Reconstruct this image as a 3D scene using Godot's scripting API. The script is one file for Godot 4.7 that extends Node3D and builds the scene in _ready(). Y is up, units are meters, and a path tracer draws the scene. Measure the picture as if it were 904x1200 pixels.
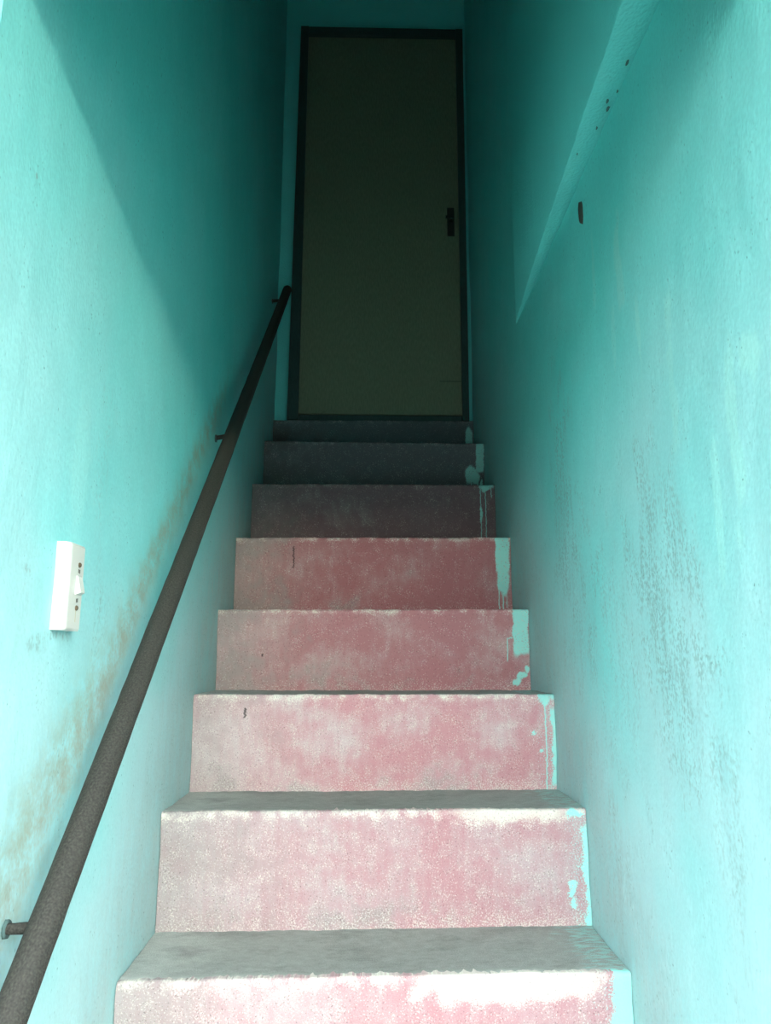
extends Node3D
# A steep concrete stair between two teal walls, seen from the street door below.
# The eye is the origin of the plan; LIFT raises it above the street.

const LIFT := 1.25
const HALF := 0.45            # half the stair's width
const FRONT := -0.76          # plane of the street facade
const BACK := -3.275          # plane of the wall with the door
const TOP := 3.65             # ceiling

# nosing of each step: height and depth at the left and at the right wall
const NOSE := [
	[-1.000, -0.955, -0.998, -0.960],
	[-0.776, -1.205, -0.772, -1.212],
	[-0.547, -1.441, -0.541, -1.4535],
	[-0.314, -1.681, -0.311, -1.688],
	[-0.084, -1.925, -0.083, -1.9345],
	[0.143, -2.190, 0.1476, -2.205],
	[0.391, -2.425, 0.402, -2.455],
	[0.640, -2.712, 0.6433, -2.7177],
	[0.886, -2.985, 0.8735, -2.955],
	[1.057, -3.232, 1.0614, -3.234],
]

var soft := FastNoiseLite.new()      # fractal, unit frequency: scale the coordinates
var grain := FastNoiseLite.new()


func _ready() -> void:
	# ---- camera, sky, sun, exposure
	var cam := Camera3D.new()
	cam.name = "camera"
	cam.fov = rad_to_deg(2.0 * atan(600.0 / 880.0))
	cam.near = 0.02
	cam.far = 200.0
	cam.transform = Transform3D(Basis(Vector3(0.99976, 0.00200, 0.02199), Vector3(-0.00626, 0.98104, 0.19371), Vector3(-0.02158, -0.19376, 0.98081)).orthonormalized(), Vector3(-0.017, LIFT, 0.0))
	add_child(cam)
	cam.current = true
	var env := Environment.new()
	env.background_mode = Environment.BG_SKY
	var sky := Sky.new()
	var air := ProceduralSkyMaterial.new()
	air.sky_top_color = Color(0.93, 0.96, 0.98)
	air.sky_horizon_color = Color(0.70, 0.72, 0.71)
	air.ground_bottom_color = Color(0.35, 0.35, 0.34)
	air.ground_horizon_color = Color(0.55, 0.57, 0.57)
	sky.sky_material = air
	env.sky = sky
	env.background_energy_multiplier = 3.4
	env.tonemap_mode = Environment.TONE_MAPPER_LINEAR
	env.tonemap_exposure = 4.1
	env.sdfgi_enabled = true
	env.ssao_enabled = true
	env.ssil_enabled = true
	var we := WorldEnvironment.new()
	we.name = "environment"
	we.environment = env
	add_child(we)
	var sun := DirectionalLight3D.new()
	sun.name = "sun"
	sun.light_energy = 9.0
	sun.light_color = Color(1.0, 0.98, 0.95)
	sun.light_angular_distance = 0.6
	sun.shadow_enabled = true
	add_child(sun)
	sun.look_at_from_position(Vector3.ZERO, Vector3(0.15, -tan(deg_to_rad(25.0)), 1.0), Vector3.UP)

	soft.seed = 7
	soft.noise_type = FastNoiseLite.TYPE_SIMPLEX_SMOOTH
	soft.frequency = 1.0
	soft.fractal_type = FastNoiseLite.FRACTAL_FBM
	soft.fractal_octaves = 4
	grain.seed = 21
	grain.noise_type = FastNoiseLite.TYPE_SIMPLEX_SMOOTH
	grain.frequency = 1.0
	grain.fractal_type = FastNoiseLite.FRACTAL_NONE

	street()
	shell()
	stairs()
	door()
	handrail()
	light_switch()


# ------------------------------------------------------------------ helpers

func P(x: float, y: float, z: float) -> Vector3:
	return Vector3(x, y + LIFT, z)


func obj(called: String, mesh: Mesh, mat: Material, parent: Node = self) -> MeshInstance3D:
	var o := MeshInstance3D.new()
	o.name = called
	o.mesh = mesh
	if mat:
		o.material_override = mat
	parent.add_child(o, true)
	return o


func structure(o: Node) -> Node:
	o.set_meta("kind", "structure")
	return o


func tag(o: Node, label: String, category: String) -> void:
	o.set_meta("label", label)
	o.set_meta("category", category)


func paint(c: Color, rough := 0.7, spec := 0.5) -> StandardMaterial3D:
	var m := StandardMaterial3D.new()
	m.albedo_color = c
	m.roughness = rough
	m.metallic_specular = spec
	return m


func quad(st: SurfaceTool, a: Vector3, b: Vector3, c: Vector3, d: Vector3) -> void:
	# corners run clockwise as seen from the front
	for v in [[a, Vector2(0, 1)], [b, Vector2(0, 0)], [c, Vector2(1, 0)], [a, Vector2(0, 1)], [c, Vector2(1, 0)], [d, Vector2(1, 1)]]:
		st.set_uv(v[1])
		st.add_vertex(v[0])


func hexa(st: SurfaceTool, f: Array, k: Array) -> void:
	# a solid between a front loop f and a back loop k, each [bottom left, top left, top right, bottom right] seen from the front
	st.set_smooth_group(-1)
	quad(st, f[0], f[1], f[2], f[3])
	quad(st, k[3], k[2], k[1], k[0])
	quad(st, k[0], k[1], f[1], f[0])
	quad(st, f[3], f[2], k[2], k[3])
	quad(st, f[1], k[1], k[2], f[2])
	quad(st, k[0], f[0], f[3], k[3])


func begin() -> SurfaceTool:
	var st := SurfaceTool.new()
	st.begin(Mesh.PRIMITIVE_TRIANGLES)
	return st


func done(st: SurfaceTool) -> ArrayMesh:
	st.generate_normals()
	return st.commit()


func box(x0: float, x1: float, y0: float, y1: float, z0: float, z1: float, st: SurfaceTool = null) -> ArrayMesh:
	# z0 is the front (nearer the street)
	var s := st if st else begin()
	hexa(s, [P(x0, y0, z0), P(x0, y1, z0), P(x1, y1, z0), P(x1, y0, z0)], [P(x0, y0, z1), P(x0, y1, z1), P(x1, y1, z1), P(x1, y0, z1)])
	return null if st else done(s)


func chamfered(x0: float, x1: float, y0: float, y1: float, z0: float, z1: float, c: float) -> ArrayMesh:
	# a board whose front edges (at z0) are bevelled by c
	var s := begin()
	box(x0, x1, y0, y1, z0 - c, z1, s)
	var f := [P(x0 + c, y0 + c, z0), P(x0 + c, y1 - c, z0), P(x1 - c, y1 - c, z0), P(x1 - c, y0 + c, z0)]
	var k := [P(x0, y0, z0 - c), P(x0, y1, z0 - c), P(x1, y1, z0 - c), P(x1, y0, z0 - c)]
	quad(s, f[0], f[1], f[2], f[3])
	quad(s, k[0], k[1], f[1], f[0])
	quad(s, f[3], f[2], k[2], k[3])
	quad(s, f[1], k[1], k[2], f[2])
	quad(s, k[0], f[0], f[3], k[3])
	return done(s)


func tube(points: Array, radius: float, sides: int, rough := 0.0, cap := true) -> ArrayMesh:
	var s := begin()
	s.set_smooth_group(0)
	var rings := []
	var n := points.size()
	for i in n:
		var t: Vector3 = (points[mini(i + 1, n - 1)] - points[maxi(i - 1, 0)]).normalized()
		var u := t.cross(Vector3(0.31, 0.2, 0.93)).normalized()
		var w := t.cross(u)
		var ring := []
		for k in sides:
			var a := TAU * k / sides
			var p: Vector3 = points[i]
			var q := u * cos(a) + w * sin(a)
			var r := radius + rough * soft.get_noise_3d((p.x + q.x * 0.02) * 60.0, (p.y + q.y * 0.02) * 60.0, (p.z + q.z * 0.02) * 60.0)
			ring.append(p + q * r)
		rings.append(ring)
	if cap:      # rounded ends
		for e in [0, 1]:
			var at: Vector3 = points[0] if e == 0 else points[n - 1]
			var t: Vector3 = ((points[0] - points[1]) if e == 0 else (points[n - 1] - points[n - 2])).normalized()
			var from: Array = rings[0] if e == 0 else rings[rings.size() - 1]
			for j in [1, 2, 3]:
				var f := cos(j * PI / 6.3)
				var ring := []
				for q in from:
					ring.append(at + (q - at) * f + t * radius * 0.6 * sin(j * PI / 6.3))
				if e == 0:
					rings.push_front(ring)
				else:
					rings.push_back(ring)
	for i in rings.size() - 1:
		for k in sides:
			var l := (k + 1) % sides
			quad(s, rings[i][k], rings[i + 1][k], rings[i + 1][l], rings[i][l])
	for e in [0, rings.size() - 1]:
		var c := Vector3.ZERO
		for q in rings[e]:
			c += q / sides
		for k in sides:
			var a: Vector3 = rings[e][k]
			var b: Vector3 = rings[e][(k + 1) % sides]
			s.add_vertex(c)
			s.add_vertex(a if e == 0 else b)
			s.add_vertex(b if e == 0 else a)
	return done(s)


func slab_grid(nu: int, nv: int, at: Callable, back: Callable) -> ArrayMesh:
	# a closed slab: at(u, v) is its detailed front, back(u, v) its plain back
	var st := begin()
	st.set_smooth_group(0)
	var pts := PackedVector3Array()
	for j in nv + 1:
		for i in nu + 1:
			pts.append(at.call(float(i) / nu, float(j) / nv))
	for j in nv:
		for i in nu:
			for c in [[i, j], [i, j + 1], [i + 1, j + 1], [i, j], [i + 1, j + 1], [i + 1, j]]:
				st.set_uv(Vector2(float(c[0]) / nu, 1.0 - float(c[1]) / nv))
				st.add_vertex(pts[c[1] * (nu + 1) + c[0]])
	var a: Vector3 = back.call(0.0, 0.0)
	var b: Vector3 = back.call(0.0, 1.0)
	var c: Vector3 = back.call(1.0, 1.0)
	var d: Vector3 = back.call(1.0, 0.0)
	st.set_smooth_group(-1)
	for v in [[d, Vector2(1, 1)], [c, Vector2(1, 0)], [b, Vector2(0, 0)], [d, Vector2(1, 1)], [b, Vector2(0, 0)], [a, Vector2(0, 1)]]:
		st.set_uv(v[1])
		st.add_vertex(v[0])
	for e in 4:
		var n := nu if e % 2 == 0 else nv
		for i in n:
			var s0 := float(i) / n
			var s1 := float(i + 1) / n
			var q: Array = [[Vector2(s0, 0), Vector2(s1, 0)], [Vector2(1, s0), Vector2(1, s1)], [Vector2(1 - s0, 1), Vector2(1 - s1, 1)], [Vector2(0, 1 - s0), Vector2(0, 1 - s1)]][e]
			var uv: Array[Vector2] = [q[0], q[1]]
			var f0: Vector3 = at.call(uv[0].x, uv[0].y)
			var f1: Vector3 = at.call(uv[1].x, uv[1].y)
			var k0: Vector3 = back.call(uv[0].x, uv[0].y)
			var k1: Vector3 = back.call(uv[1].x, uv[1].y)
			for v in [[f0, uv[0]], [f1, uv[1]], [k1, uv[1]], [f0, uv[0]], [k1, uv[1]], [k0, uv[0]]]:
				st.set_uv(Vector2(v[1].x, 1.0 - v[1].y))
				st.add_vertex(v[0])
	return done(st)


func texture(size: Vector2i, bytes: PackedByteArray) -> ImageTexture:
	return ImageTexture.create_from_image(Image.create_from_data(size.x, size.y, false, Image.FORMAT_RGB8, bytes))


func heights(size: Vector2i, h: PackedFloat32Array) -> ImageTexture:
	return ImageTexture.create_from_image(Image.create_from_data(size.x, size.y, false, Image.FORMAT_RF, h.to_byte_array()))


func tile(cells: int, seed_at: int, octaves := 4) -> NoiseTexture2D:
	var n := FastNoiseLite.new()
	n.seed = seed_at
	n.frequency = cells / 512.0
	n.fractal_octaves = octaves
	var t := NoiseTexture2D.new()
	t.width = 512
	t.height = 512
	t.seamless = true
	t.noise = n
	return t


# ------------------------------------------------------------------ the street outside

func street() -> void:
	var paving := paint(Color(0.42, 0.42, 0.41), 0.9)
	structure(obj("ground", box(-14, 18, -1.40, -1.25, 24.0, -6.0), paving))
	structure(obj("added_canopy", box(-3.0, 4.0, 1.00, 1.13, 0.0, FRONT), paint(Color(0.62, 0.63, 0.61), 0.9)))  # unseen slab, added to keep high sky light off the upper walls
	var added_wall := paint(Color(0.50, 0.51, 0.49), 0.9)  # unseen side walls, added to cut daylight coming in from the sides
	structure(obj("wall_added_right", box(4.5, 4.8, -1.25, 3.2, 2.6, FRONT), added_wall))
	structure(obj("wall_added_left", box(-4.7, -4.4, -1.25, 3.2, 2.6, FRONT), added_wall))
	var plaster := paint(Color(0.86, 0.84, 0.79), 0.9)
	var skirt := paint(Color(0.33, 0.32, 0.30), 0.9)
	var s := begin()
	box(-1.0, 15.0, 2.15, 3.3, 9.3, 9.0, s)
	structure(obj("wall_opposite", done(s), plaster))
	structure(obj("wall_opposite_base", box(-14.0, 15.0, -1.25, 2.15, 9.3, 9.02), skirt))


# ------------------------------------------------------------------ walls, ceiling

const ZN := 0.76      # where the left wall begins, and the right one
const ZR := 0.68
const ZF := 3.40
const YA := -1.5106     # asinh(-1.30 / 0.6)
const YB := 2.5016      # asinh(3.65 / 0.6)

func wall_z(u: float, side := -1.0) -> float:
	var zn := ZN if side < 0.0 else ZR
	return -zn * pow(ZF / zn, u)


func wall_y(v: float) -> float:
	return 0.6 * sinh(lerpf(YA, YB, v))


func bump(z: float, y: float, side: float) -> float:
	# unevenness of hand-laid plaster, a few millimetres
	var b := 0.0035 * soft.get_noise_2d(z * 2.2 + side * 31.0, y * 1.6) + 0.0016 * soft.get_noise_2d(z * 11.0 + side * 9.0, y * 6.0)
	return b


func wall_x(z: float, y: float, side: float) -> float:
	return side * (HALF + 0.002 - bump(z, y, side))


func stair_x(u: float, y: float, z: float) -> float:
	# across the stair, from wall to wall with a hair of room
	return lerpf(wall_x(z, y, -1.0) + 0.0012, wall_x(z, y, 1.0) - 0.0012, u)


func stair_y(z: float) -> float:
	return -0.547 + 0.928 * (-z - 1.447)


func wall_textures(side: int) -> Array:
	var size := Vector2i(1400, 1400)
	var col := PackedByteArray()
	col.resize(size.x * size.y * 3)
	var hgt := PackedFloat32Array()
	hgt.resize(size.x * size.y)
	var rows := PackedFloat32Array()
	for j in size.y:
		rows.append(wall_y(1.0 - (j + 0.5) / size.y))
	var cols := PackedFloat32Array()
	for i in size.x:
		cols.append(wall_z((i + 0.5) / size.x, float(side)))
	var off := 40.0 if side > 0 else 0.0
	# marks: z, y, half width, half height, strength (dark scuff > 0, pale repainted patch < 0)
	var marks: Array = []
	if side > 0:
		marks = [[-1.78, 0.42, 0.10, 0.26, 0.9], [-1.70, 0.16, 0.16, 0.20, 0.55], [-1.19, 0.12, 0.13, 0.20, 0.95], [-1.13, -0.06, 0.09, 0.16, 0.8], [-1.40, 0.02, 0.20, 0.24, 0.45], [-1.02, -0.22, 0.05, 0.20, 0.5], [-1.50, -0.36, 0.05, 0.14, 0.6], [-1.25, 0.25, 0.03, 0.14, 0.6],
			[-1.30, 0.74, 0.022, 0.11, -0.8], [-1.45, 0.84, 0.012, 0.10, -0.5], [-0.855, 0.38, 0.028, 0.05, -1.0], [-0.92, 0.28, 0.02, 0.12, -0.9], [-1.22, 0.53, 0.015, 0.10, -0.8], [-1.10, 0.44, 0.02, 0.13, -0.7], [-0.98, 0.18, 0.012, 0.12, -0.7], [-1.35, 0.62, 0.012, 0.08, -0.5]]
	else:
		marks = [[-1.075, 0.034, 0.036, 0.007, 0.9], [-1.046, 0.05, 0.004, 0.02, 0.8], [-1.20, 0.28, 0.035, 0.22, 0.35], [-0.965, 0.113, 0.012, 0.006, 0.9], [-0.883, 0.616, 0.003, 0.003, 1.6], [-1.76, 0.58, 0.02, 0.05, 0.5], [-1.0, 0.02, 0.03, 0.012, 0.9], [-1.25, 0.09, 0.05, 0.10, 0.3],
			[-1.10, 0.30, 0.05, 0.12, -0.4], [-0.95, -0.05, 0.06, 0.10, -0.4]]
	var k := 0
	for j in size.y:
		var y := rows[j]
		for i in size.x:
			var z := cols[i]
			var big := soft.get_noise_2d(z * 1.7 + off, y * 1.3)
			var mid := soft.get_noise_2d(z * 14.0 + off, y * 7.0)
			var streak := soft.get_noise_2d(z * 48.0 + off, y * 7.0)
			var grit := soft.get_noise_2d(z * 130.0 + off, y * 85.0)
			var fine := grain.get_noise_2d(z * 260.0 + off, y * 190.0)
			# clean paint: bluish green, never quite even
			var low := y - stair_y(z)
			# chalky along the flight; daylight wash painted in by the street, still deep in colour further in
			var chalk_and_light := clampf(maxf(smoothstep(-2.3, -0.9, z) * smoothstep(1.1, 0.3, y), smoothstep(1.1, 0.1, low)) + 0.35 * big, 0.0, 1.0)
			var r := lerpf(0.440, 0.575 + 0.085 * smoothstep(0.75, -0.1, y), chalk_and_light) + 0.030 * big + 0.014 * mid + 0.008 * streak
			var g := lerpf(0.890, 0.850, chalk_and_light) + 0.018 * big + 0.010 * mid + 0.006 * streak
			var b := lerpf(0.875, 0.848 + 0.012 * smoothstep(0.75, -0.1, y), chalk_and_light) + 0.018 * big + 0.010 * mid + 0.006 * streak
			var dirt := 0.0
			var pale := 0.0
			for m in marks:
				var dz: float = (z - m[0]) / m[2]
				if dz > 2.0 or dz < -2.0:
					continue
				var dy: float = (y - m[1]) / m[3]
				if dy > 2.0 or dy < -2.0:
					continue
				var f := clampf(1.3 - sqrt(dz * dz + dy * dy) + 0.9 * mid, 0.0, 1.0)
				if m[4] > 0.0:
					dirt += f * 1.35 * m[4] * clampf(0.10 + 1.0 * streak + 1.9 * grit + 0.6 * fine, 0.0, 1.3)
				else:
					pale += smoothstep(0.25, 0.75, f) * -m[4]
			# hands and shoes: grey scuffing low down along the flight
			if low < 0.55:
				dirt += smoothstep(0.50, -0.05, low) * clampf(0.32 + 0.28 * streak + 0.45 * mid + 0.5 * grit + 0.3 * big, 0.0, 1.0) * (0.95 if side < 0 else 0.70)
				dirt += smoothstep(0.26, 0.0, low + 0.08 * mid + 0.06 * big) * 0.45
			# dust settled and brushed along the wall beside the steps
			var dust := smoothstep(0.50, 0.0, low + 0.10 * mid + 0.08 * big) * clampf(0.50 + 0.5 * mid + 0.5 * grit + 0.3 * streak, 0.0, 1.0) * 0.62
			var bristle := soft.get_noise_2d(z * 105.0 + off, y * 38.0)
			# the brown band that hands have rubbed above the rail
			var brown := 0.0
			if side < 0:
				var q := y - (0.02 + 0.935 * (-z - 1.386)) - 0.006 + 0.02 * big
				if z > -1.25:
					q -= 0.12 * (z + 1.25) 
				var f := exp(-pow((q - 0.045) / (0.055 + 0.05 * smoothstep(-1.5, -0.95, z)), 2.0)) * smoothstep(-2.35, -1.95, z)
				brown = f * clampf(0.50 + 0.7 * soft.get_noise_2d(z * 16.0, y * 16.0) + 0.5 * grit + 0.25 * fine, 0.0, 1.0)
				pale += exp(-pow((q - 0.000) / 0.022, 2.0)) * clampf(0.3 + mid, 0.0, 1.0) * 0.6 * smoothstep(-1.9, -1.6, z)
			pale = clampf(pale, 0.0, 1.0)
			r = lerpf(r, 0.66, pale * 0.55)
			g = lerpf(g, 0.90, pale * 0.55)
			b = lerpf(b, 0.87, pale * 0.55)
			dirt = clampf(dirt, 0.0, 1.0)
			r = lerpf(r, 0.50 + 0.04 * fine, dirt * 0.62)
			g = lerpf(g, 0.64 + 0.04 * fine, dirt * 0.62)
			b = lerpf(b, 0.64 + 0.04 * fine, dirt * 0.62)
			r = lerpf(r, 0.60, brown * 0.85)
			g = lerpf(g, 0.63, brown * 0.85)
			b = lerpf(b, 0.56, brown * 0.85)
			r = lerpf(r, 0.675, dust)
			g = lerpf(g, 0.750, dust)
			b = lerpf(b, 0.745, dust)
			var worn := bristle * (0.012 + 0.05 * clampf(0.2 + 1.4 * mid, 0.0, 1.0) * chalk_and_light * (1.0 if side > 0 else 0.3))
			r += worn
			g += worn * 0.9
			b += worn * 0.9
			# pin holes and flecks
			var pit := soft.get_noise_2d(z * 150.0 - off, y * 120.0 + 7.0)
			var pock := smoothstep(0.50, 0.62, pit) * clampf(0.1 + 1.8 * mid + 0.8 * dirt, 0.0, 1.0)
			r *= 1.0 - 0.4 * pock + 0.016 * fine + 0.022 * grit
			g *= 1.0 - 0.35 * pock + 0.016 * fine + 0.022 * grit
			b *= 1.0 - 0.35 * pock + 0.016 * fine + 0.022 * grit
			col[k * 3] = clampi(int(r * 255.0), 0, 255)
			col[k * 3 + 1] = clampi(int(g * 255.0), 0, 255)
			col[k * 3 + 2] = clampi(int(b * 255.0), 0, 255)
			hgt[k] = 0.5 + 0.16 * mid + 0.10 * streak * (0.4 + dirt) + 0.05 * fine + 0.22 * grit + 0.04 * bristle - 0.30 * pock
			k += 1
	return [texture(size, col), heights(size, hgt)]


func wall_material(side: int) -> StandardMaterial3D:
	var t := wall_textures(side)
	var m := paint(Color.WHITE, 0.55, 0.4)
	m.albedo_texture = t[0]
	m.heightmap_enabled = true
	m.heightmap_texture = t[1]
	m.heightmap_scale = 0.13
	m.texture_repeat = false
	return m


func overhang_x(z: float) -> float:
	# inner face of the thicker upper wall on the right: it dies into the lower wall towards the back
	var t := clampf((z + 2.24) / (2.24 - 0.80), 0.0, 1.0)
	return 0.45 - 0.066 * pow(t, 0.72)


func shell() -> void:
	var teal := paint(Color(0.505, 0.82, 0.815), 0.6, 0.4)
	var grit := tile(60, 4)
	var rough_teal := paint(Color(0.440, 0.890, 0.875), 0.6, 0.4)
	rough_teal.uv1_triplanar = true
	rough_teal.heightmap_enabled = true
	rough_teal.heightmap_texture = grit
	rough_teal.heightmap_scale = 0.15
	rough_teal.uv1_scale = Vector3.ONE * 2.0
	# left and right walls: uneven plaster, 0.15 m thick
	var lm := slab_grid(190, 190, func(u, v): return P(wall_x(wall_z(u), wall_y(v), -1.0), wall_y(v), wall_z(u)), func(u, v): return P(-0.60, wall_y(v), wall_z(u)))
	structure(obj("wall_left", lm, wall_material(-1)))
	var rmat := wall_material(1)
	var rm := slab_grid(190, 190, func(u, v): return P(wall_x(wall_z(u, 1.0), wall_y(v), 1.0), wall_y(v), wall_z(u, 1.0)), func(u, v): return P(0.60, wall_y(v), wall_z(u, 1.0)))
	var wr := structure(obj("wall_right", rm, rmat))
	# the thicker upper part of the right wall; its underside is the pale tapering strip
	var over := begin()
	over.set_smooth_group(0)
	var n := 70
	for i in n:
		var row := []
		for e in [i, i + 1]:
			var z := lerpf(-0.80, -2.24, float(e) / n)
			var w := 0.0012 * soft.get_noise_2d(z * 60.0, 3.0)
			var x := minf(overhang_x(z) + w, HALF + 0.01)
			var y := 1.06 + 0.003 * soft.get_noise_2d(z * 25.0, 9.0)
			row.append([P(0.47, y, z), P(x + 0.003, y, z), P(x, y + 0.003, z), P(x, 1.6, z), P(x, 2.4, z), P(x, TOP, z), P(0.47, TOP, z)])
		for k in 6:
			quad(over, row[0][k], row[0][k + 1], row[1][k + 1], row[1][k])
		quad(over, row[0][6], row[0][0], row[1][0], row[1][6])
	var fr := [P(0.47, 1.06, -0.80), P(overhang_x(-0.80), 1.06, -0.80), P(overhang_x(-0.80), TOP, -0.80), P(0.47, TOP, -0.80)]
	quad(over, fr[0], fr[3], fr[2], fr[1])
	obj("overhang", done(over), rough_teal, wr)
	var chips := paint(Color(0.27, 0.46, 0.44), 0.95)
	for c in [[-1.16, 0.442, 0.007], [-1.23, 0.447, 0.004], [-1.255, 0.436, 0.006], [-1.275, 0.443, 0.008], [-1.33, 0.438, 0.004], [-1.41, 0.420, 0.003]]:
		var ch := begin()
		for k in 9:
			var a := TAU * k / 9.0
			var b := TAU * (k + 1) / 9.0
			var ra: float = c[2] * (1.0 + 0.5 * soft.get_noise_2d(k * 2.3, c[0] * 40.0))
			var rb: float = c[2] * (1.0 + 0.5 * soft.get_noise_2d((k + 1) % 9 * 2.3, c[0] * 40.0))
			var pa := P(c[1] + cos(a) * ra * 0.4, 1.0565, c[0] + sin(a) * ra)
			var pb := P(c[1] + cos(b) * rb * 0.4, 1.0565, c[0] + sin(b) * rb)
			for q in [P(c[1], 1.0565, c[0]), pa, pb, P(c[1], 1.062, c[0]), pb, pa]:
				ch.add_vertex(q)
		obj("chip", done(ch), chips, wr)
	# a broken wall plug below the overhang
	var plug := begin()
	plug.set_smooth_group(0)
	var rim := []
	for k in 14:
		var a := TAU * k / 14.0
		var j := 1.0 + 0.25 * soft.get_noise_2d(k * 3.7, 1.0)
		rim.append(Vector2(cos(a) * 0.0075 * j, sin(a) * 0.026 * j))
	for k in 14:
		var a: Vector2 = rim[k]
		var b: Vector2 = rim[(k + 1) % 14]
		quad(plug, P(0.456, 0.98 + a.y * 1.2, -1.502 + a.x * 1.3), P(0.446, 0.98 + a.y, -1.502 + a.x), P(0.446, 0.98 + b.y, -1.502 + b.x), P(0.456, 0.98 + b.y * 1.2, -1.502 + b.x * 1.3))
		quad(plug, P(0.446, 0.98 + a.y, -1.502 + a.x), P(0.4525, 0.98 + a.y * 0.5, -1.502 + a.x * 0.5), P(0.4525, 0.98 + b.y * 0.5, -1.502 + b.x * 0.5), P(0.446, 0.98 + b.y, -1.502 + b.x))
		for q in [P(0.4525, 0.98, -1.502), P(0.4525, 0.98 + b.y * 0.5, -1.502 + b.x * 0.5), P(0.4525, 0.98 + a.y * 0.5, -1.502 + a.x * 0.5)]:
			plug.add_vertex(q)
	obj("wall_plug", done(plug), paint(Color(0.25, 0.27, 0.25), 0.9), wr)
	# back wall, ceiling, and the facade round the street opening
	structure(obj("wall_back", box(-0.60, 0.60, -1.25, TOP, BACK, BACK - 0.15), rough_teal))
	structure(obj("ceiling", box(-0.60, 0.60, TOP, TOP + 0.15, FRONT, BACK - 0.15), teal))
	var f := begin()
	box(-7.0, -0.60, -1.25, 6.6, FRONT, FRONT - 0.15, f)
	box(0.60, 7.0, -1.25, 6.6, FRONT, FRONT - 0.15, f)
	box(-0.60, 0.60, TOP, 6.6, FRONT, FRONT - 0.15, f)
	box(-0.45, 0.45, 1.13, TOP, FRONT, FRONT - 0.10, f)
	box(-0.45, 0.45, 0.838, 1.13, FRONT, FRONT - 0.035, f)
	structure(obj("wall_front", done(f), paint(Color(0.80, 0.88, 0.84), 0.8)))


# ------------------------------------------------------------------ the stair

# teal wall paint that ran over the right ends of the risers: e = ellipse (u, v, ru, rv), r = patch (u0, v0, u1, v1), d = run (u, v top, v bottom, width)
const SPILLS := {
	2: [["r", 0.962, -0.1, 1.02, 1.1]],
	3: [["r", 0.987, 0.0, 1.02, 0.85], ["e", 0.957, 0.33, 0.010, 0.07], ["e", 0.965, 0.22, 0.006, 0.05], ["e", 0.975, 0.97, 0.02, 0.03]],
	4: [["r", 0.955, 0.955, 1.02, 1.1], ["e", 0.972, 0.93, 0.012, 0.06], ["d", 0.973, 0.95, 0.0, 0.0028], ["r", 0.989, 0.05, 1.02, 0.86], ["e", 0.945, 0.62, 0.006, 0.03], ["e", 0.955, 0.40, 0.006, 0.02]],
	5: [["r", 0.948, 0.44, 0.996, 1.1], ["e", 0.975, 0.20, 0.017, 0.05], ["e", 0.957, 0.13, 0.013, 0.045], ["e", 0.992, 0.28, 0.008, 0.05], ["d", 0.929, 0.62, 0.36, 0.003], ["e", 0.938, 0.64, 0.008, 0.012]],
	6: [["r", 0.944, 0.55, 0.993, 1.1], ["e", 0.970, 0.45, 0.022, 0.20], ["d", 0.953, 0.5, 0.0, 0.0028], ["d", 0.968, 0.4, 0.0, 0.0035], ["d", 0.981, 0.5, 0.1, 0.002]],
	7: [["r", 0.935, 0.955, 0.995, 1.1], ["e", 0.960, 0.95, 0.02, 0.06], ["d", 0.940, 1.0, 0.0, 0.003], ["e", 0.940, 0.55, 0.006, 0.13], ["d", 0.960, 1.0, 0.0, 0.003], ["d", 0.985, 1.0, 0.8, 0.003]],
	8: [["r", 0.962, 0.50, 0.997, 1.1], ["e", 0.935, 0.44, 0.024, 0.15], ["e", 0.958, 0.40, 0.022, 0.13], ["d", 0.941, 0.36, 0.0, 0.004], ["d", 0.970, 0.45, 0.04, 0.006], ["e", 0.987, 0.25, 0.006, 0.10]],
	9: [["e", 0.975, 0.55, 0.018, 0.30], ["r", 0.960, 0.02, 0.99, 0.15]],
}
# how far the red paint of a riser has worn pale, with shade painted into the upper ones, and how deep its top edge is worn white
# thin dark cracks and knocks in the render: u, v top, v bottom, half width
const CRACKS := {6: [[0.208, 0.88, 0.60, 0.0022]], 4: [[0.142, 0.86, 0.76, 0.003]], 5: [[0.146, 0.46, 0.42, 0.003]]}
const WEAR_AND_SHADE := [0.60, 0.60, 0.56, 0.58, 0.48, 0.30, 0.22, 0.0, -0.1, -0.2]


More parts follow.
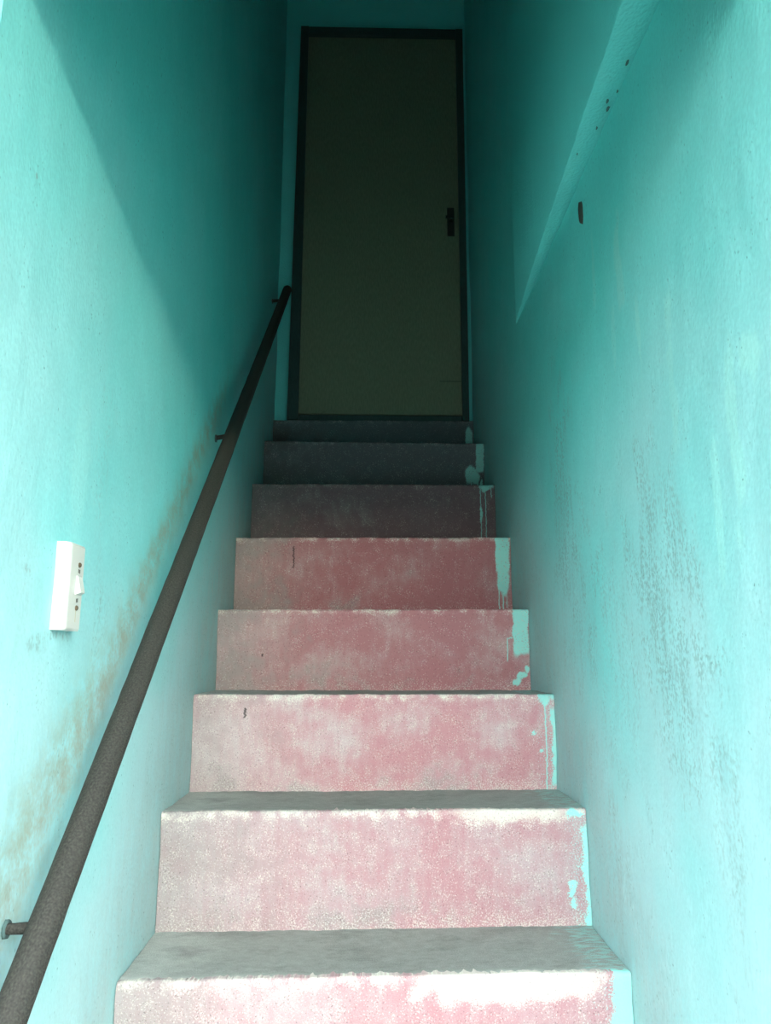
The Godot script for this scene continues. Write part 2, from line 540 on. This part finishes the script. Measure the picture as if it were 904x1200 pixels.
func riser_material(i: int, h: float) -> StandardMaterial3D:
	var size := Vector2i(768, 224) if i < 5 else Vector2i(560, 160)
	var col := PackedByteArray()
	col.resize(size.x * size.y * 3)
	var hgt := PackedFloat32Array()
	hgt.resize(size.x * size.y)
	var cracks: Array = CRACKS.get(i, [])
	var spill: Array = SPILLS.get(i, [])
	var at := 13.7 * i
	var worn: float = WEAR_AND_SHADE[i]
	var red := Color(0.37, 0.42, 0.44).lerp(Color(0.60, 0.37, 0.38), smoothstep(-0.2, 0.2, worn)).lerp(Color(0.755, 0.565, 0.585), smoothstep(0.0, 0.6, worn))  # grey-teal end paints in the dim teal light up the flight
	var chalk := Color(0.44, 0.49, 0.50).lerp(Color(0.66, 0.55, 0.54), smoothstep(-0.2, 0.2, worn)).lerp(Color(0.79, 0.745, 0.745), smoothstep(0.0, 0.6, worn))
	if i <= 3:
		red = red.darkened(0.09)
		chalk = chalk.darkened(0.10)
	var k := 0
	for j in size.y:
		var s := 1.0 - (j + 0.5) / size.y            # the nosing takes the last 14 % of the strip
		var y := s / 0.86 * (h - 0.007) if s < 0.86 else h - 0.007 + (s - 0.86) / 0.14 * 0.007
		var v := y / h
		for p in size.x:
			var u := (p + 0.5) / size.x
			var x := u * 0.9
			var big := soft.get_noise_2d(x * 4.0 + at, y * 5.0 + at)
			var mid := soft.get_noise_2d(x * 22.0 + at, y * 22.0)
			var brush := soft.get_noise_2d(x * 50.0 + at, y * 9.0)
			var fine := grain.get_noise_2d(x * 420.0 + at, y * 420.0)
			var fleck := soft.get_noise_2d(x * 230.0, y * 230.0 + at)
			# red oxide paint, chalking to pink
			var w := clampf(worn + (0.45 if i < 4 else 0.80) * big + 0.24 * mid + 0.22 * brush + 0.30 * fine + 0.12 * smoothstep(0.55, 0.0, u) - 0.34 * exp(-pow((u - 0.68) / 0.2, 2.0)), 0.0, 1.0)
			var r := lerpf(red.r, chalk.r, w)
			var g := lerpf(red.g, chalk.g, w)
			var b := lerpf(red.b, chalk.b, w)
			# bare grey render at the left end
			var grey := smoothstep(0.24, -0.02, u + 0.22 * big + 0.12 * mid + 0.05 * fine) * (0.45 if i < 5 else 0.65)
			r = lerpf(r, chalk.r * 0.86, grey)
			g = lerpf(g, chalk.r * 0.875, grey)
			b = lerpf(b, chalk.r * 0.85, grey)
			# dark smudge at the foot
			var smudge := smoothstep(0.0, 0.8, big + 0.6 * mid + 0.25 - 1.6 * v + 0.2 * fine) * 0.40
			r = lerpf(r, 0.52, smudge)
			g = lerpf(g, 0.47, smudge)
			b = lerpf(b, 0.46, smudge)
			# chalky white along the top edge and specks of it below
			var deep := (0.009 if i < 5 else 0.005) + 0.014 * (mid + 0.6 * big + 0.2) * (0.8 if i < 5 else 0.5)
			var firm := clampf(0.42 + 0.9 * mid + 0.5 * fleck + 0.3 * big, 0.0, 0.8)
			if i == 2:
				var wide := smoothstep(0.50, 0.66, u + 0.05 * mid) * smoothstep(0.97, 0.90, u)
				deep += 0.032 * wide
				firm = maxf(firm, 0.78 * wide)
			elif i == 3:
				var wide := smoothstep(0.60, 0.76, u) * smoothstep(0.98, 0.92, u)
				deep += 0.016 * wide
				firm = maxf(firm, 0.75 * wide)
			var edge := smoothstep(-0.009, 0.009, y - h + deep + 0.012 * fleck + 0.006 * fine)
			var speck := smoothstep(0.30, 0.45, fleck + 0.25 * mid + 0.22 * smoothstep(0.22, 0.0, v) * (0.6 + u) - (0.12 if i > 4 else 0.02))
			var white := clampf(edge * (firm if i < 7 else 0.3 * firm) + speck * 0.65, 0.0, 1.0)
			r = lerpf(r, 0.87, white)
			g = lerpf(g, 0.86, white)
			b = lerpf(b, 0.81, white)
			# pits
			var pit := smoothstep(0.40, 0.6, soft.get_noise_2d(x * 210.0 + 5.0, y * 190.0 - at) + 0.1 * fine + 0.12 * mid)
			for c in cracks:
				var d: float = absf(u - c[0] - 0.003 * grain.get_noise_2d(v * 30.0, at))
				if d < c[3] and v < c[1] and v > c[2]:
					pit = 1.5
			# spilt teal
			var paint_on := 0.0
			if u > 0.90:
				var ragged := 2.2 if i == 2 or i == 3 or i == 4 else 1.0
				var uu := u + (0.005 * mid + 0.004 * fleck) * ragged
				var vv := v + 0.05 * mid + 0.02 * fleck
				for sp in spill:
					if sp[0] == "e":
						paint_on = maxf(paint_on, smoothstep(1.15, 0.85, sqrt(pow((uu - sp[1]) / sp[3], 2.0) + pow((vv - sp[2]) / sp[4], 2.0))))
					elif sp[0] == "r":
						paint_on = maxf(paint_on, smoothstep(-0.003, 0.001, minf(uu - sp[1], sp[3] - uu)) * smoothstep(-0.03, 0.03, minf(vv - sp[2], sp[4] - vv)))
					else:
						var drop: float = u + 0.0012 * grain.get_noise_2d(sp[1] * 900.0, v * 14.0)
						paint_on = maxf(paint_on, smoothstep(sp[4] * 0.75, sp[4] * 0.4, absf(drop - sp[1])) * smoothstep(sp[3] - 0.02, sp[3] + 0.02, v) * smoothstep(sp[2] + 0.05, sp[2], v))
				if i < 5:
					paint_on = maxf(paint_on, smoothstep(0.50, 0.6, fleck + 0.3 * smoothstep(0.92, 0.99, u)) * 0.9)
				paint_on *= 1.0 - smoothstep(0.42, 0.5, fleck - 0.1 * mid) * (1.0 if i > 2 else 0.0)
			r = lerpf(r * (1.0 - 0.28 * pit), 0.60, paint_on)
			g = lerpf(g * (1.0 - 0.28 * pit), 0.86, paint_on)
			b = lerpf(b * (1.0 - 0.28 * pit), 0.83, paint_on)
			col[k * 3] = clampi(int(r * 255.0), 0, 255)
			col[k * 3 + 1] = clampi(int(g * 255.0), 0, 255)
			col[k * 3 + 2] = clampi(int(b * 255.0), 0, 255)
			hgt[k] = 0.5 + 0.25 * mid + 0.18 * fleck + 0.10 * fine - 0.5 * pit + 0.25 * paint_on + 0.1 * white
			k += 1
	var m := paint(Color.WHITE, 0.85, 0.3)
	m.albedo_texture = texture(size, col)
	m.heightmap_enabled = true
	m.heightmap_texture = heights(size, hgt)
	m.heightmap_scale = 0.10
	m.texture_repeat = false
	return m


func tread_material() -> StandardMaterial3D:
	var size := Vector2i(900, 256)
	var col := PackedByteArray()
	col.resize(size.x * size.y * 3)
	var hgt := PackedFloat32Array()
	hgt.resize(size.x * size.y)
	var k := 0
	for j in size.y:
		var v := 1.0 - (j + 0.5) / size.y       # 0 at the nosing
		var z := v * 0.25
		for p in size.x:
			var u := (p + 0.5) / size.x
			var x := u * 0.9
			var big := soft.get_noise_2d(x * 5.0, z * 9.0 + 50.0)
			var mid := soft.get_noise_2d(x * 34.0, z * 44.0 + 50.0)
			var drag := soft.get_noise_2d(x * 26.0, z * 90.0 + 20.0)
			var fine := grain.get_noise_2d(x * 380.0, z * 380.0)
			var tone := 0.60 + 0.06 * big + 0.035 * mid + 0.035 * drag + 0.08 * fine
			var dark := smoothstep(-0.2, 0.9, big + 0.5 * drag) * 0.25 + exp(-pow((u - 0.55) / 0.28, 2.0)) * 0.07
			tone -= dark * 0.45
			tone += 0.10 * smoothstep(0.22, 0.0, u + 0.1 * big)
			tone += 0.14 * smoothstep(0.10, 0.0, v + 0.05 * mid + 0.03 * fine)      # nosing worn pale
			var r := tone * 0.985
			var g := tone
			var b := tone * 0.965
			var over := smoothstep(0.90, 0.985, u + 0.05 * drag + 0.03 * mid) * 0.7 * clampf(0.5 + 1.2 * drag + fine * 0.4, 0.0, 1.0)
			r = lerpf(r, 0.55, over)
			g = lerpf(g, 0.78, over)
			b = lerpf(b, 0.75, over)
			col[k * 3] = clampi(int(r * 255.0), 0, 255)
			col[k * 3 + 1] = clampi(int(g * 255.0), 0, 255)
			col[k * 3 + 2] = clampi(int(b * 255.0), 0, 255)
			hgt[k] = 0.5 + 0.3 * mid + 0.3 * drag + 0.12 * fine
			k += 1
	var m := paint(Color.WHITE, 0.9, 0.3)
	m.albedo_texture = texture(size, col)
	m.heightmap_enabled = true
	m.heightmap_texture = heights(size, hgt)
	m.heightmap_scale = 0.06
	m.texture_repeat = false
	return m


func stairs() -> void:
	var root := Node3D.new()
	root.name = "staircase"
	root.position = Vector3(0, 0, -0.955)
	add_child(root)
	tag(root, "steep concrete staircase with worn pink risers and dusty grey treads between teal walls", "stairs")
	var tread := tread_material()
	var n := NOSE.size()
	for i in n:
		var a: Array = NOSE[i]
		var low_l: float = NOSE[i - 1][0] if i else -1.25
		var low_r: float = NOSE[i - 1][2] if i else -1.25
		var next_l: float = NOSE[i + 1][1] if i + 1 < n else BACK
		var next_r: float = NOSE[i + 1][3] if i + 1 < n else BACK
		var at := 5.3 * i
		var off := Vector3(0, 0, 0.955)
		var radius := 0.007
		var lap := 0.012 if i + 1 < n else -0.002
		# riser with its rounded, chipped nosing; v runs over foot, face, nosing
		var front := func(u: float, v: float) -> Vector3:
			var x := lerpf(-HALF, HALF, u)
			var top := lerpf(a[0], a[2], u) + 0.0022 * soft.get_noise_2d(x * 9.0 + at, 2.0) + 0.0016 * soft.get_noise_2d(x * 60.0 + at, 4.0)
			var z := lerpf(a[1], a[3], u)
			var low := lerpf(low_l, low_r, u) - (0.004 if i else 0.0)
			var y: float
			var dz: float
			if v < 0.86:
				y = lerpf(low, top - radius, v / 0.86)
				dz = 0.004 * (1.0 - v / 0.86) * -1.0
			else:
				var t := (v - 0.86) / 0.14 * PI / 2.0
				y = top - radius + radius * sin(t)
				dz = -radius * (1.0 - cos(t))
			dz += 0.0025 * soft.get_noise_2d(x * 7.0 + at, y * 7.0) + 0.0010 * soft.get_noise_2d(x * 40.0 + at, y * 40.0)
			return P(stair_x(u, y, z), y, z + dz) + off
		var back := func(u: float, v: float) -> Vector3:
			return P(lerpf(-HALF + 0.008, HALF - 0.008, u), lerpf(lerpf(low_l, low_r, u) - (0.03 if i else 0.0), lerpf(a[0], a[2], u) - 0.018, v), (next_l + next_r) / 2.0 - (0.03 if i + 1 < n else -0.003)) + off
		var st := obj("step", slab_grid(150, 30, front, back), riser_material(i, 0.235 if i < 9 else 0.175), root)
		# the dusty cement floated on top
		var over := func(u: float, v: float) -> Vector3:
			var x := lerpf(-HALF, HALF, u)
			var top := lerpf(a[0], a[2], u) + 0.0022 * soft.get_noise_2d(x * 9.0 + at, 2.0) + 0.0016 * soft.get_noise_2d(x * 60.0 + at, 4.0)
			var z0 := lerpf(a[1], a[3], u) - radius * 0.9 + 0.0025 * soft.get_noise_2d(x * 7.0 + at, top * 7.0) + 0.0010 * soft.get_noise_2d(x * 40.0 + at, top * 40.0)
			var z1 := lerpf(next_l, next_r, u) - lap
			var y := top - 0.0011 * smoothstep(0.09, 0.0, v) + 0.0015 * soft.get_noise_2d(x * 14.0 + at, v * 4.0) * smoothstep(0.0, 0.3, v)
			y -= 0.004 * sin(v * PI) * exp(-pow((u - 0.5) / 0.3, 2.0))
			return P(stair_x(u, y, lerpf(z0, z1, v)), y, lerpf(z0, z1, v)) + off
		var under := func(u: float, v: float) -> Vector3:
			var top := lerpf(a[0], a[2], u) - 0.016
			return P(lerpf(-HALF + 0.008, HALF - 0.008, u), top, lerpf(lerpf(a[1], a[3], u) - 0.012, lerpf(next_l, next_r, u) - lap, v)) + off
		var tr := obj("tread", slab_grid(90, 16, over, under), tread, st)
		tr.set_meta("label", "dusty grey cement tread")


# ------------------------------------------------------------------ the door at the top

func wood(c: Color, rough: float) -> StandardMaterial3D:
	var m := paint(c, rough, 0.4)
	m.uv1_triplanar = true
	m.uv1_scale = Vector3(3.0, 0.7, 3.0)
	var t := tile(40, 11)
	var ramp := Gradient.new()
	ramp.set_color(0, Color(0.84, 0.84, 0.84))
	ramp.set_color(1, Color(1, 1, 1))
	t.color_ramp = ramp
	m.albedo_texture = t
	m.heightmap_enabled = true
	m.heightmap_texture = tile(50, 12)
	m.heightmap_scale = 0.05
	return m


func door() -> void:
	var d := Node3D.new()
	d.name = "door_1"
	d.position = Vector3(0, 1.06 + LIFT, BACK)
	add_child(d)
	structure(d)
	var dark := wood(Color(0.21, 0.33, 0.32), 0.6)
	var khaki := wood(Color(0.50, 0.55, 0.455), 0.55)
	var o := -Vector3(0, 1.06 + LIFT, BACK)
	var parts := []
	parts.append(obj("door_panel", chamfered(-0.345, 0.402, 1.094, 3.085, BACK + 0.022, BACK + 0.002, 0.003), khaki, d))
	# jambs lean a little, as built
	var jl := begin()
	hexa(jl, [P(-0.392, 1.062, BACK + 0.04), P(-0.376, 3.125, BACK + 0.04), P(-0.338, 3.125, BACK + 0.04), P(-0.342, 1.062, BACK + 0.04)], [P(-0.392, 1.062, BACK), P(-0.376, 3.125, BACK), P(-0.338, 3.125, BACK), P(-0.342, 1.062, BACK)])
	parts.append(obj("door_frame", done(jl), dark, d))
	var jr := begin()
	hexa(jr, [P(0.402, 1.062, BACK + 0.04), P(0.402, 3.125, BACK + 0.04), P(0.436, 3.125, BACK + 0.04), P(0.431, 1.062, BACK + 0.04)], [P(0.402, 1.062, BACK), P(0.402, 3.125, BACK), P(0.436, 3.125, BACK), P(0.431, 1.062, BACK)])
	parts.append(obj("door_frame", done(jr), dark, d))
	parts.append(obj("door_frame", chamfered(-0.338, 0.402, 3.078, 3.125, BACK + 0.04, BACK, 0.003), dark, d))
	parts.append(obj("threshold", chamfered(-0.342, 0.402, 1.062, 1.092, BACK + 0.016, BACK, 0.003), dark, d))
	var plate := obj("lock_plate", chamfered(0.346, 0.380, 1.985, 2.135, BACK + 0.027, BACK + 0.022, 0.002), paint(Color(0.13, 0.15, 0.14), 0.5), d)
	parts.append(plate)
	var steel := paint(Color(0.62, 0.63, 0.62), 0.25)
	steel.metallic = 1.0
	var stem: Array = []
	for k in 5:
		stem.append(P(0.364, 2.066, BACK + 0.026 + 0.007 * k))
	var knob := obj("door_knob", tube(stem, 0.010, 18, 0.0), steel, plate)
	var lever := begin()
	box(0.335, 0.374, 2.060, 2.072, BACK + 0.052, BACK + 0.060, lever)
	parts.append(obj("door_lever", done(lever), paint(Color(0.10, 0.11, 0.11), 0.4), d))
	parts.append(obj("scratch", box(0.300, 0.400, 1.2535, 1.2560, BACK + 0.0224, BACK + 0.021), paint(Color(0.12, 0.14, 0.13), 0.9), d))
	for p in parts:
		p.position = o
	knob.position = Vector3.ZERO


# ------------------------------------------------------------------ handrail

func rusty() -> StandardMaterial3D:
	var m := paint(Color(0.345, 0.35, 0.335), 0.75, 0.4)
	m.uv1_triplanar = true
	m.uv1_scale = Vector3.ONE * 3.0
	var t := tile(90, 31)
	var ramp := Gradient.new()
	ramp.set_color(0, Color(0.36, 0.36, 0.36))
	ramp.set_color(1, Color(1, 0.97, 0.93))
	t.color_ramp = ramp
	m.albedo_texture = t
	m.heightmap_enabled = true
	m.heightmap_texture = tile(120, 32)
	m.heightmap_scale = 0.10
	return m


func handrail() -> void:
	var rust := rusty()
	var a := P(-0.404, -0.318, -0.984)
	var b := P(-0.400, 1.665, -3.185)
	var dir := (b - a).normalized()
	a -= dir * 0.62
	var root := Node3D.new()
	root.name = "handrail"
	root.position = a
	add_child(root)
	tag(root, "dark rusty steel pipe handrail running up beside the left teal wall", "handrail")
	var pts := []
	for i in 121:
		pts.append(a.lerp(b, i / 120.0) - a)
	obj("rail", tube(pts, 0.0195, 24, 0.0009), rust, root)
	for q in [[-0.318, -0.992], [0.6105, -2.0413], [1.5464, -3.067]]:
		# a stub of bar from the wall to the nearest point of the pipe
		var w := P(-0.458, q[0], q[1])
		var t := (w - a).dot(dir)
		var c := a + dir * t
		c = Vector3(c.x, lerpf(w.y, c.y, 0.7), lerpf(w.z, c.z, 0.7))
		var bar := []
		for k in 7:
			bar.append(w.lerp(c, k / 6.0) - a)
		obj("bracket", tube(bar, 0.0065, 12, 0.0012), rust, root)
		var rose := begin()
		var disk := []
		for k in 5:
			disk.append(Vector3(-0.4515 + 0.0007 * k, w.y, w.z) - a)
		obj("wall_flange", tube(disk, 0.011, 14, 0.003, false), paint(Color(0.30, 0.41, 0.40), 0.9), root)


# ------------------------------------------------------------------ light switch

func light_switch() -> void:
	var s := Node3D.new()
	s.name = "light_switch"
	var base := P(-HALF, 0.040, -1.074)
	s.position = base
	add_child(s)
	tag(s, "narrow white surface-mounted light switch with two rusty screws on the left wall above the handrail", "light switch")
	var white := paint(Color(0.83, 0.84, 0.81), 0.35, 0.5)
	# profile across the wall: (distance towards the street, stand-off), extruded upwards
	var prof := [Vector2(0.030, -0.004), Vector2(0.030, 0.008), Vector2(0.0275, 0.0125), Vector2(0.0235, 0.0155), Vector2(0.020, 0.0165), Vector2(-0.026, 0.0165), Vector2(-0.030, 0.0145), Vector2(-0.031, 0.011), Vector2(-0.031, -0.004)]
	var st := begin()
	st.set_smooth_group(-1)
	var h := 0.122
	var levels := [[0.0, 0.90], [0.003, 1.0], [h - 0.003, 1.0], [h, 0.90]]
	for l in 3:
		for k in prof.size():
			var p: Vector2 = prof[k]
			var q: Vector2 = prof[(k + 1) % prof.size()]
			var lo: Array = levels[l]
			var hi: Array = levels[l + 1]
			quad(st, Vector3(p.y * lo[1], lo[0], p.x), Vector3(p.y * hi[1], hi[0], p.x), Vector3(q.y * hi[1], hi[0], q.x), Vector3(q.y * lo[1], lo[0], q.x))
	for e in [[0.0, 0.90], [h, 0.90]]:
		for k in range(1, prof.size() - 1):
			for p in [prof[0], prof[k], prof[k + 1]]:
				st.add_vertex(Vector3(p.y * e[1], e[0], p.x))
	obj("plate", done(st), white, s)
	# rocker: a small wedge standing proud
	var rk := begin()
	var f := [Vector3(0.0235, 0.054, -0.003), Vector3(0.0185, 0.076, -0.003), Vector3(0.0185, 0.076, -0.019), Vector3(0.0235, 0.054, -0.019)]
	var k := [Vector3(0.0155, 0.050, 0.0), Vector3(0.0155, 0.079, 0.0), Vector3(0.0155, 0.079, -0.022), Vector3(0.0155, 0.050, -0.022)]
	hexa(rk, f, k)
	obj("rocker", done(rk), white, s)
	var rust := paint(Color(0.32, 0.27, 0.20), 0.8)
	for y in [0.093, 0.032]:
		var pts := []
		for j in 4:
			pts.append(Vector3(0.0158 + 0.0006 * j, y, -0.008))
		obj("screw", tube(pts, 0.0036, 16, 0.0006), rust, s)
		obj("screw_slot", slot(y), paint(Color(0.07, 0.07, 0.06), 0.9), s)
	# raised moulded marks beside the rocker
	for q in [[0.084, 0.0], [0.0845, 0.004], [0.043, 0.0], [0.0425, 0.004]]:
		var mk := begin()
		box_local(mk, Vector3(0.0165, q[0] - 0.0028, -0.012 + q[1]), Vector3(0.0171, q[0] + 0.0028, -0.0105 + q[1]))
		obj("mark", done(mk), paint(Color(0.30, 0.29, 0.25), 0.8), s)
	var run := begin()
	box_local(run, Vector3(0.0163, 0.012, -0.0088), Vector3(0.0167, 0.029, -0.0072))
	obj("rust_run", done(run), paint(Color(0.78, 0.74, 0.62), 0.7), s)


func box_local(st: SurfaceTool, a: Vector3, b: Vector3) -> void:
	hexa(st, [Vector3(a.x, a.y, b.z), Vector3(a.x, b.y, b.z), Vector3(b.x, b.y, b.z), Vector3(b.x, a.y, b.z)], [a, Vector3(a.x, b.y, a.z), Vector3(b.x, b.y, a.z), Vector3(b.x, a.y, a.z)])


func slot(y: float) -> ArrayMesh:
	var st := begin()
	box_local(st, Vector3(0.0175, y - 0.003, -0.0086), Vector3(0.0184, y + 0.003, -0.0074))
	return done(st)
